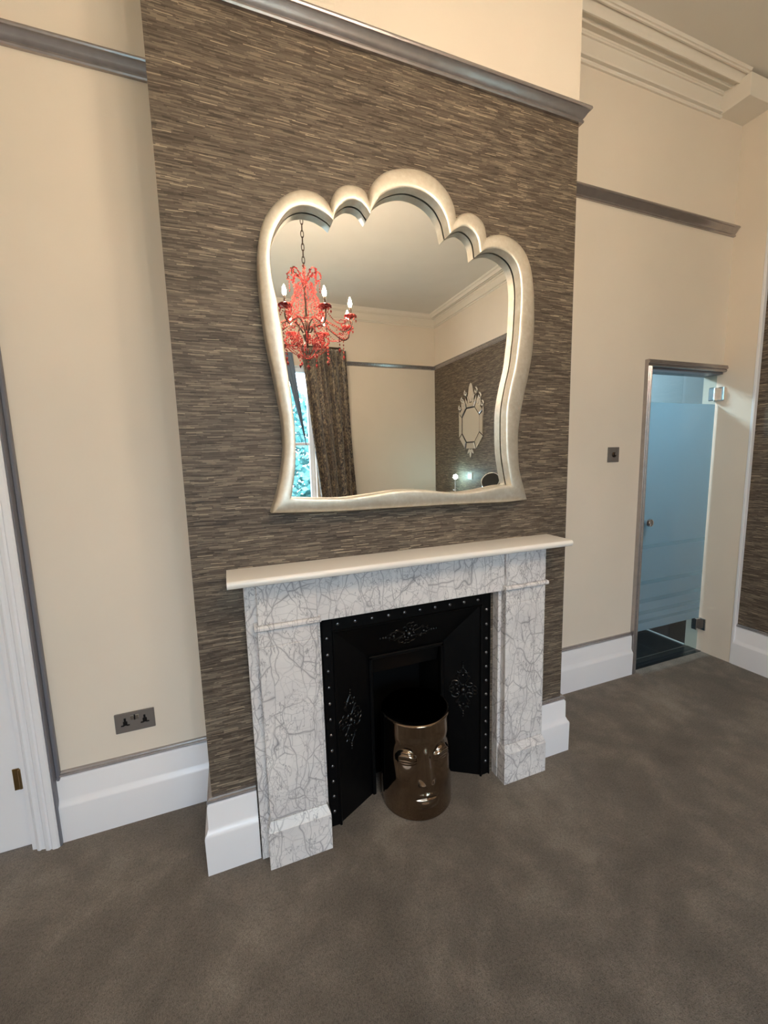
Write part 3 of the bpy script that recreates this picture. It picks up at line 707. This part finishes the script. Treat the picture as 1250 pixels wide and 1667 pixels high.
obj('control_dial', MB().lathe([(.016, 0), (.016, -.006), (.013, -.010), (.003, -.010)], (2.383, DB - .006, 1.489), 20, 'y'), M_darkmetal, sw, smooth=True)
obj('toggle', MB().bbox(2.379, 2.387, DB - .024, DB - .012, 1.486, 1.500, .001), M_brushed, sw)

# ------------------------------------------------------------ chandelier
HX, HY = CX, -2.0
ch = thing('chandelier', (HX, HY, 2.24), 'eight-light red crystal chandelier hanging from the ceiling on a dark chain', 'chandelier')
obj('ceiling_rose', MB().lathe([(.07, ZC), (.068, ZC - .012), (.045, ZC - .022), (.02, ZC - .034), (.008, ZC - .038)], (HX, HY, 0), 24), M_darkmetal, ch, smooth=True)
lk = None
for i in range(14):
    z = ZC - .055 - i * .0475
    if lk is None or i == 1:
        pts = [((.0105 * cos(a)) if i == 0 else 0, 0 if i == 0 else .0105 * cos(a), .029 * sin(a)) for a in [2 * pi * k_ / 16 for k_ in range(16)]]
        o = obj('chain_link', MB().tube([(HX + p[0], HY + p[1], z + p[2]) for p in pts], .0035, 6, closed=True), M_darkmetal, ch, smooth=True)
        if i == 0: lk = o
        else: lk2 = o
    else: copy_part(lk if i % 2 == 0 else lk2, ch, (0, 0, -(i - i % 2) * .0475))
obj('stem', MB().lathe([(.006, 3.0), (.012, 2.985), (.007, 2.96), (.007, 2.90), (.018, 2.885), (.018, 2.87), (.009, 2.85), (.008, 2.66), (.022, 2.63), (.026, 2.60), (.012, 2.57), (.012, 2.54), (.030, 2.52), (.034, 2.495), (.022, 2.46), (.010, 2.44), (.006, 2.40)], (HX, HY, 0), 16), M_darkmetal, ch, smooth=True)
def pol(r, a, z): return (HX + r * cos(a), HY + r * sin(a), z)
def smoothpts(ps, n=5):
    q = cat([(p[0], p[1]) for p in ps], n * (len(ps) - 1)) + [Vector(ps[-1])]; return q
PH = .60
def beadline(mb, p, q, sag, n, r, end=None):
    for i in range(n + 1):
        t = i / n; s_ = 4 * t * (1 - t) * sag
        mb.gem((p[0] + (q[0] - p[0]) * t, p[1] + (q[1] - p[1]) * t, p[2] + (q[2] - p[2]) * t - s_), r * random.uniform(.85, 1.1), r * 1.15)
for k_ in range(8):
    a = PH + k_ * pi / 4; rr = .37
    prof_ = smoothpts([(.02, 2.505), (.075, 2.575), (.15, 2.590), (.235, 2.545), (.315, 2.500), (.372, 2.525), (.378, 2.575), (rr, 2.60)], 4)
    arm = obj('arm', MB().tube([pol(q.x, a, q.y) for q in prof_], .0055, 7), M_darkmetal, ch, smooth=True)
    m = MB().lathe([(.006, 2.588), (.020, 2.596), (.040, 2.606), (.046, 2.614), (.043, 2.617), (.012, 2.606)], pol(rr, a, 0), 16)
    for j in range(10):
        b = j * pi / 5; x, y, _ = pol(rr, a, 0); m.gem((x + .044 * cos(b), y + .044 * sin(b), 2.606), .009, .012); 
        if j % 2 == 0: m.gem((x + .044 * cos(b), y + .044 * sin(b), 2.578), .007, .017)
    obj('candle_cup', m, M_red, arm)
    obj('candle', MB().lathe([(.010, 2.612), (.010, 2.668), (.008, 2.674)], pol(rr, a, 0), 12), M_candle, arm, smooth=True)
    obj('bulb', MB().lathe([(.006, 2.672), (.012, 2.684), (.0155, 2.698), (.0135, 2.716), (.007, 2.735), (.002, 2.748)], pol(rr, a, 0), 10), M_bulb, arm, smooth=True)
    # beads along the arm and the scroll inside it
    m = MB()
    for q in prof_[2:-3:1]: m.gem(pol(q.x, a, q.y + .010), .0075, .009)
    sp_ = [(.30 + .040 * (1 - i / 16) * cos(2.6 - i * .42), 2.555 + .040 * (1 - i / 16) * sin(2.6 - i * .42)) for i in range(16)]
    for x, z in sp_: m.gem(pol(x, a, z), .0065, .007)
    obj('arm_beads', m, M_red, arm)
    # crown curl
    cur = smoothpts([(.015, 2.90), (.055, 2.955), (.095, 2.985), (.125, 2.965), (.128, 2.925), (.105, 2.915)], 4)
    cr = obj('crown_curl', MB().tube([pol(q.x, a + .39, q.y) for q in cur], .004, 6), M_darkmetal, ch, smooth=True)
    m = MB()
    for q in cur: m.gem(pol(q.x + random.gauss(0, .005), a + .39 + random.gauss(0, .06), q.y), .0095, .010)
    for j in range(4): m.gem(pol(.118, a + .39, 2.90 - .022 * j), .006, .011)
    obj('curl_beads', m, M_red, cr)
    # strands from the crown to the arms, then to the lower basket, and swags between the cups
    for off in (0, .26, .52):
        m = MB(); n = 22
        for i in range(n + 1):
            t = i / n; r_ = .060 + .022 * sin(pi * t) + .115 * t ** 1.6; m.gem(pol(r_ + random.gauss(0, .006), a + off + random.gauss(0, .05), 2.885 - .33 * t), .0062, .0085)
        obj('bead_strand', m, M_red, ch)
    m = MB(); beadline(m, pol(rr, a, 2.600), pol(rr, a + pi / 4, 2.600), .075, 22, .0062); obj('bead_swag', m, M_red, ch)
    m = MB(); beadline(m, pol(.175, a, 2.565), pol(.365, a, 2.57), .085, 16, .0062); obj('bead_swag', m, M_red, ch)
    m = MB()                                          # looped rosette petals round the hub
    for i in range(20):
        t = 2 * pi * i / 20; m.gem(pol(.115 + .062 * cos(t), a + .39, 2.455 + .040 * sin(t)), .0075, .0085)
    for i in range(12):
        t = 2 * pi * i / 12; m.gem(pol(.115 + .036 * cos(t), a + .2, 2.44 + .030 * sin(t)), .0075, .009)
    obj('bead_rosette', m, M_red, ch)
    m = MB()
    for i in range(14): t = i / 13; m.gem(pol(.175 - .145 * t ** 1.5, a, 2.44 - .115 * t ** .8), .0068, .009)
    obj('basket_strand', m, M_red, ch)
    m = MB()
    for j in range(5): m.gem(pol(.30, a + .2, 2.50 - .028 * j), .006, .012)
    obj('pendant', m, M_red, ch); obj('crystal_drop', MB().gem(pol(.30, a + .2, 2.345), .012, .024), M_red, ch); m = MB()
    for j in range(4): m.gem(pol(.18, a, 2.42 - .026 * j), .006, .012)
    obj('crystal_drop', MB().gem(pol(.18, a, 2.300), .012, .024), M_red, ch)
    obj('pendant', m, M_red, ch)
m = MB()
for j in range(4): m.gem((HX, HY, 2.37 - .025 * j), .007, .011)
m.gem((HX, HY, 2.255), .018, .03); obj('centre_drop', m, M_red, ch)

# ------------------------------------------------------------ octagonal cut-glass mirror on the right wall
vx = WR2; vy, vz = -3.62, 1.93
vm = thing('octagonal_mirror', (vx, vy, 1.475), 'octagonal wall mirror with faceted mirror border and scrolled crest on the dark papered wall', 'mirror')
oi = [(.105, .245), (.225, .125), (.225, -.110), (.105, -.240), (-.105, -.240), (-.225, -.110), (-.225, .125), (-.105, .245)]
oo = [(.135, .315), (.305, .175), (.305, -.165), (.135, -.335), (-.135, -.335), (-.305, -.165), (-.305, .175), (-.135, .315)]
VP = lambda p, d: (vx - d, vy + p[0], vz + p[1])
n = 8
oj = [(p[0] * .94, p[1] * .95) for p in oi]
obj('mirror_glass', MB().add([VP(p, .014) for p in oj] + [VP(p, .004) for p in oj], [tuple(range(8)), tuple(range(15, 7, -1))] + [(i, 8 + i, 8 + (i + 1) % 8, (i + 1) % 8) for i in range(8)]), M_mirror, vm)
M_border = NT('bevelled_border_silvering').set(color=(0.80, 0.80, 0.78), metal=1.0, rough=0.10).m
obj('backing_board', MB().add([VP((p[0] * .985, p[1] * .985), .003) for p in oo] + [VP((p[0] * .985, p[1] * .985), .0) for p in oo], [tuple(range(8)), tuple(range(15, 7, -1))] + [(i, 8 + i, 8 + (i + 1) % 8, (i + 1) % 8) for i in range(8)]), M_black, vm)
for i in range(8):
    a, b = oi[i], oi[(i + 1) % 8]; c_, d_ = oo[i], oo[(i + 1) % 8]
    q = [a, b, d_, c_]; ce = (sum(p[0] for p in q) / 4, sum(p[1] for p in q) / 4)
    q1 = [(ce[0] + (p[0] - ce[0]) * .93, ce[1] + (p[1] - ce[1]) * .95) for p in q]; q2 = [(ce[0] + (p[0] - ce[0]) * .78, ce[1] + (p[1] - ce[1]) * .78) for p in q]
    vs = [VP(p, .002) for p in q1] + [VP(q1[0], .018), VP(q1[1], .018), VP(q1[2], .012), VP(q1[3], .012)] + [VP(q2[0], .026), VP(q2[1], .026), VP(q2[2], .022), VP(q2[3], .022)]
    fs = [(3, 2, 1, 0), (8, 9, 10, 11)] + [(k_, (k_ + 1) % 4, 4 + (k_ + 1) % 4, 4 + k_) for k_ in range(4)] + [(4 + k_, 4 + (k_ + 1) % 4, 8 + (k_ + 1) % 4, 8 + k_) for k_ in range(4)]
    obj('border_panel', MB().add(vs, fs), M_border, vm)
M_cutglass = NT('etched_mirror_glass').set(color=(0.86, 0.84, 0.80), metal=0.85, rough=0.22).m
def leafshape(c_, ln, w, ang, mb, d=.014):
    ps = []; N_ = 12
    for i in range(N_):
        t = 2 * pi * i / N_; x = .5 * ln * (1 - cos(t)); y = w * sin(t) * (1 - .35 * (x / ln)); ps.append((c_[0] + x * cos(ang) - y * sin(ang), c_[1] + x * sin(ang) + y * cos(ang)))
    mb.add([VP(p, .003) for p in ps] + [VP(p, d) for p in ps], [tuple(range(N_)), tuple(range(2 * N_ - 1, N_ - 1, -1))] + [(i, (i + 1) % N_, N_ + (i + 1) % N_, N_ + i) for i in range(N_)])
m = MB(); leafshape((0, .315), .265, .075, pi / 2, m); leafshape((0, .33), .16, .10, pi / 2, m, .010); obj('crest_plume', m, M_cutglass, vm)
for s_ in (-1, 1):
    m = MB()
    leafshape((s_ * .03, .31), .15, .034, pi / 2 - s_ * .75, m); leafshape((s_ * .10, .30), .12, .036, pi / 2 - s_ * .15, m); leafshape((s_ * .15, .27), .12, .034, pi / 2 - s_ * .5, m); leafshape((s_ * .20, .22), .12, .030, pi / 2 - s_ * .3, m)
    spc = lambda cy_, cz_, r, a0, sg: m.tube([VP((cy_ + r * (1 - .7 * i / 12) * cos(a0 + sg * i * .5), cz_ + r * (1 - .7 * i / 12) * sin(a0 + sg * i * .5)), .012) for i in range(13)], .011, 6)
    spc(s_ * .130, .455, .040, pi / 2, -s_); spc(s_ * .215, .370, .042, pi / 2, -s_); spc(s_ * .280, .265, .038, pi / 2, -s_)
    leafshape((s_ * .30, .10), .13, .016, pi / 2, m)
    obj('crest_scroll', m, M_cutglass, vm, smooth=30)
m = MB(); leafshape((0, -.335), .12, .030, -pi / 2, m)
for s_ in (-1, 1): leafshape((s_ * .02, -.335), .085, .024, -pi / 2 + s_ * .75, m)
obj('base_ornament', m, M_cutglass, vm)

# ------------------------------------------------------------ dressing table under it, with lamp and round mirror
dt = thing('console_chest', (3.15, -3.60, 0), 'tall mirrored console chest against the dark right wall below the octagonal mirror', 'chest')
TT = 1.01
obj('table_top', MB().bbox(2.93, 3.385, -4.55, -2.62, TT - .02, TT, .003), M_mirror, dt)
obj('apron', MB().bbox(2.96, 3.375, -4.50, -2.67, TT - .22, TT - .02, .003), M_chrome, dt)
for x in (2.98, 3.335):
    for y in (-4.46, -2.73): obj('leg', MB().bbox(x, x + .035, y, y + .035, 0, TT - .22, .004), M_chrome, dt)
for i in range(3):
    dr = obj('drawer', MB().bbox(2.948, 2.960, -4.47 + i * .60, -3.92 + i * .60, TT - .205, TT - .03, .003), M_mirror, dt); obj('knob', MB().sphere((2.940, -4.195 + i * .60, TT - .12), .012), M_chrome, dr, smooth=True)
dl = thing('table_lamp', (3.28, -3.85, TT), 'small lit cool white globe lamp on the mirrored chest', 'lamp')
obj('base', MB().lathe([(.04, TT), (.04, TT + .007), (.012, TT + .014), (.008, TT + .03), (.008, 1.165), (.014, 1.172)], (3.28, -3.85, 0), 20), M_chrome, dl, smooth=True)
obj('globe', MB().sphere((3.28, -3.85, 1.20), .034, 16, 12), M_led, dl, smooth=True)
ws = thing('wall_socket', (vx, -3.64, 1.17), 'square white edged socket plate on the dark wall behind the lit globe lamp', 'socket')
obj('plate', MB().bbox(vx - .008, vx, -3.70, -3.59, 1.165, 1.265, .002), M_white, ws); obj('face_plate', MB().bbox(vx - .010, vx - .007, -3.69, -3.60, 1.175, 1.255, .002), M_brushed, ws)
rm = thing('vanity_mirror', (3.15, -2.80, 1.01), 'round dark vanity mirror with chrome rim on the end of the mirrored chest', 'mirror')
obj('foot', MB().lathe([(.07, 1.01), (.068, 1.018), (.01, 1.03), (.008, 1.07)], (3.15, -2.80, 0), 20), M_chrome, rm, smooth=True)
ctr = Vector((3.15, -2.80, 1.19)); nn = Vector((-.72, .45, .52)).normalized(); u_ = nn.orthogonal().normalized(); w_ = nn.cross(u_)
m = MB().tube([ctr + (u_ * cos(2 * pi * k_ / 28) + w_ * sin(2 * pi * k_ / 28)) * .115 for k_ in range(28)], .009, 8, closed=True); obj('rim', m, M_chrome, rm, smooth=True)
q = [ctr + (u_ * cos(2 * pi * k_ / 28) + w_ * sin(2 * pi * k_ / 28)) * .112 for k_ in range(28)]
obj('disc', MB().add([p + nn * .004 for p in q] + [p - nn * .006 for p in q], [tuple(range(28)), tuple(range(55, 27, -1))] + [(i, (i + 1) % 28, 28 + (i + 1) % 28, 28 + i) for i in range(28)]), M_black, rm)
obj('support', MB().tube([(3.15, -2.80, 1.03), (3.155, -2.802, 1.10), ctr - nn * .008], .007, 8), M_chrome, rm, smooth=True)
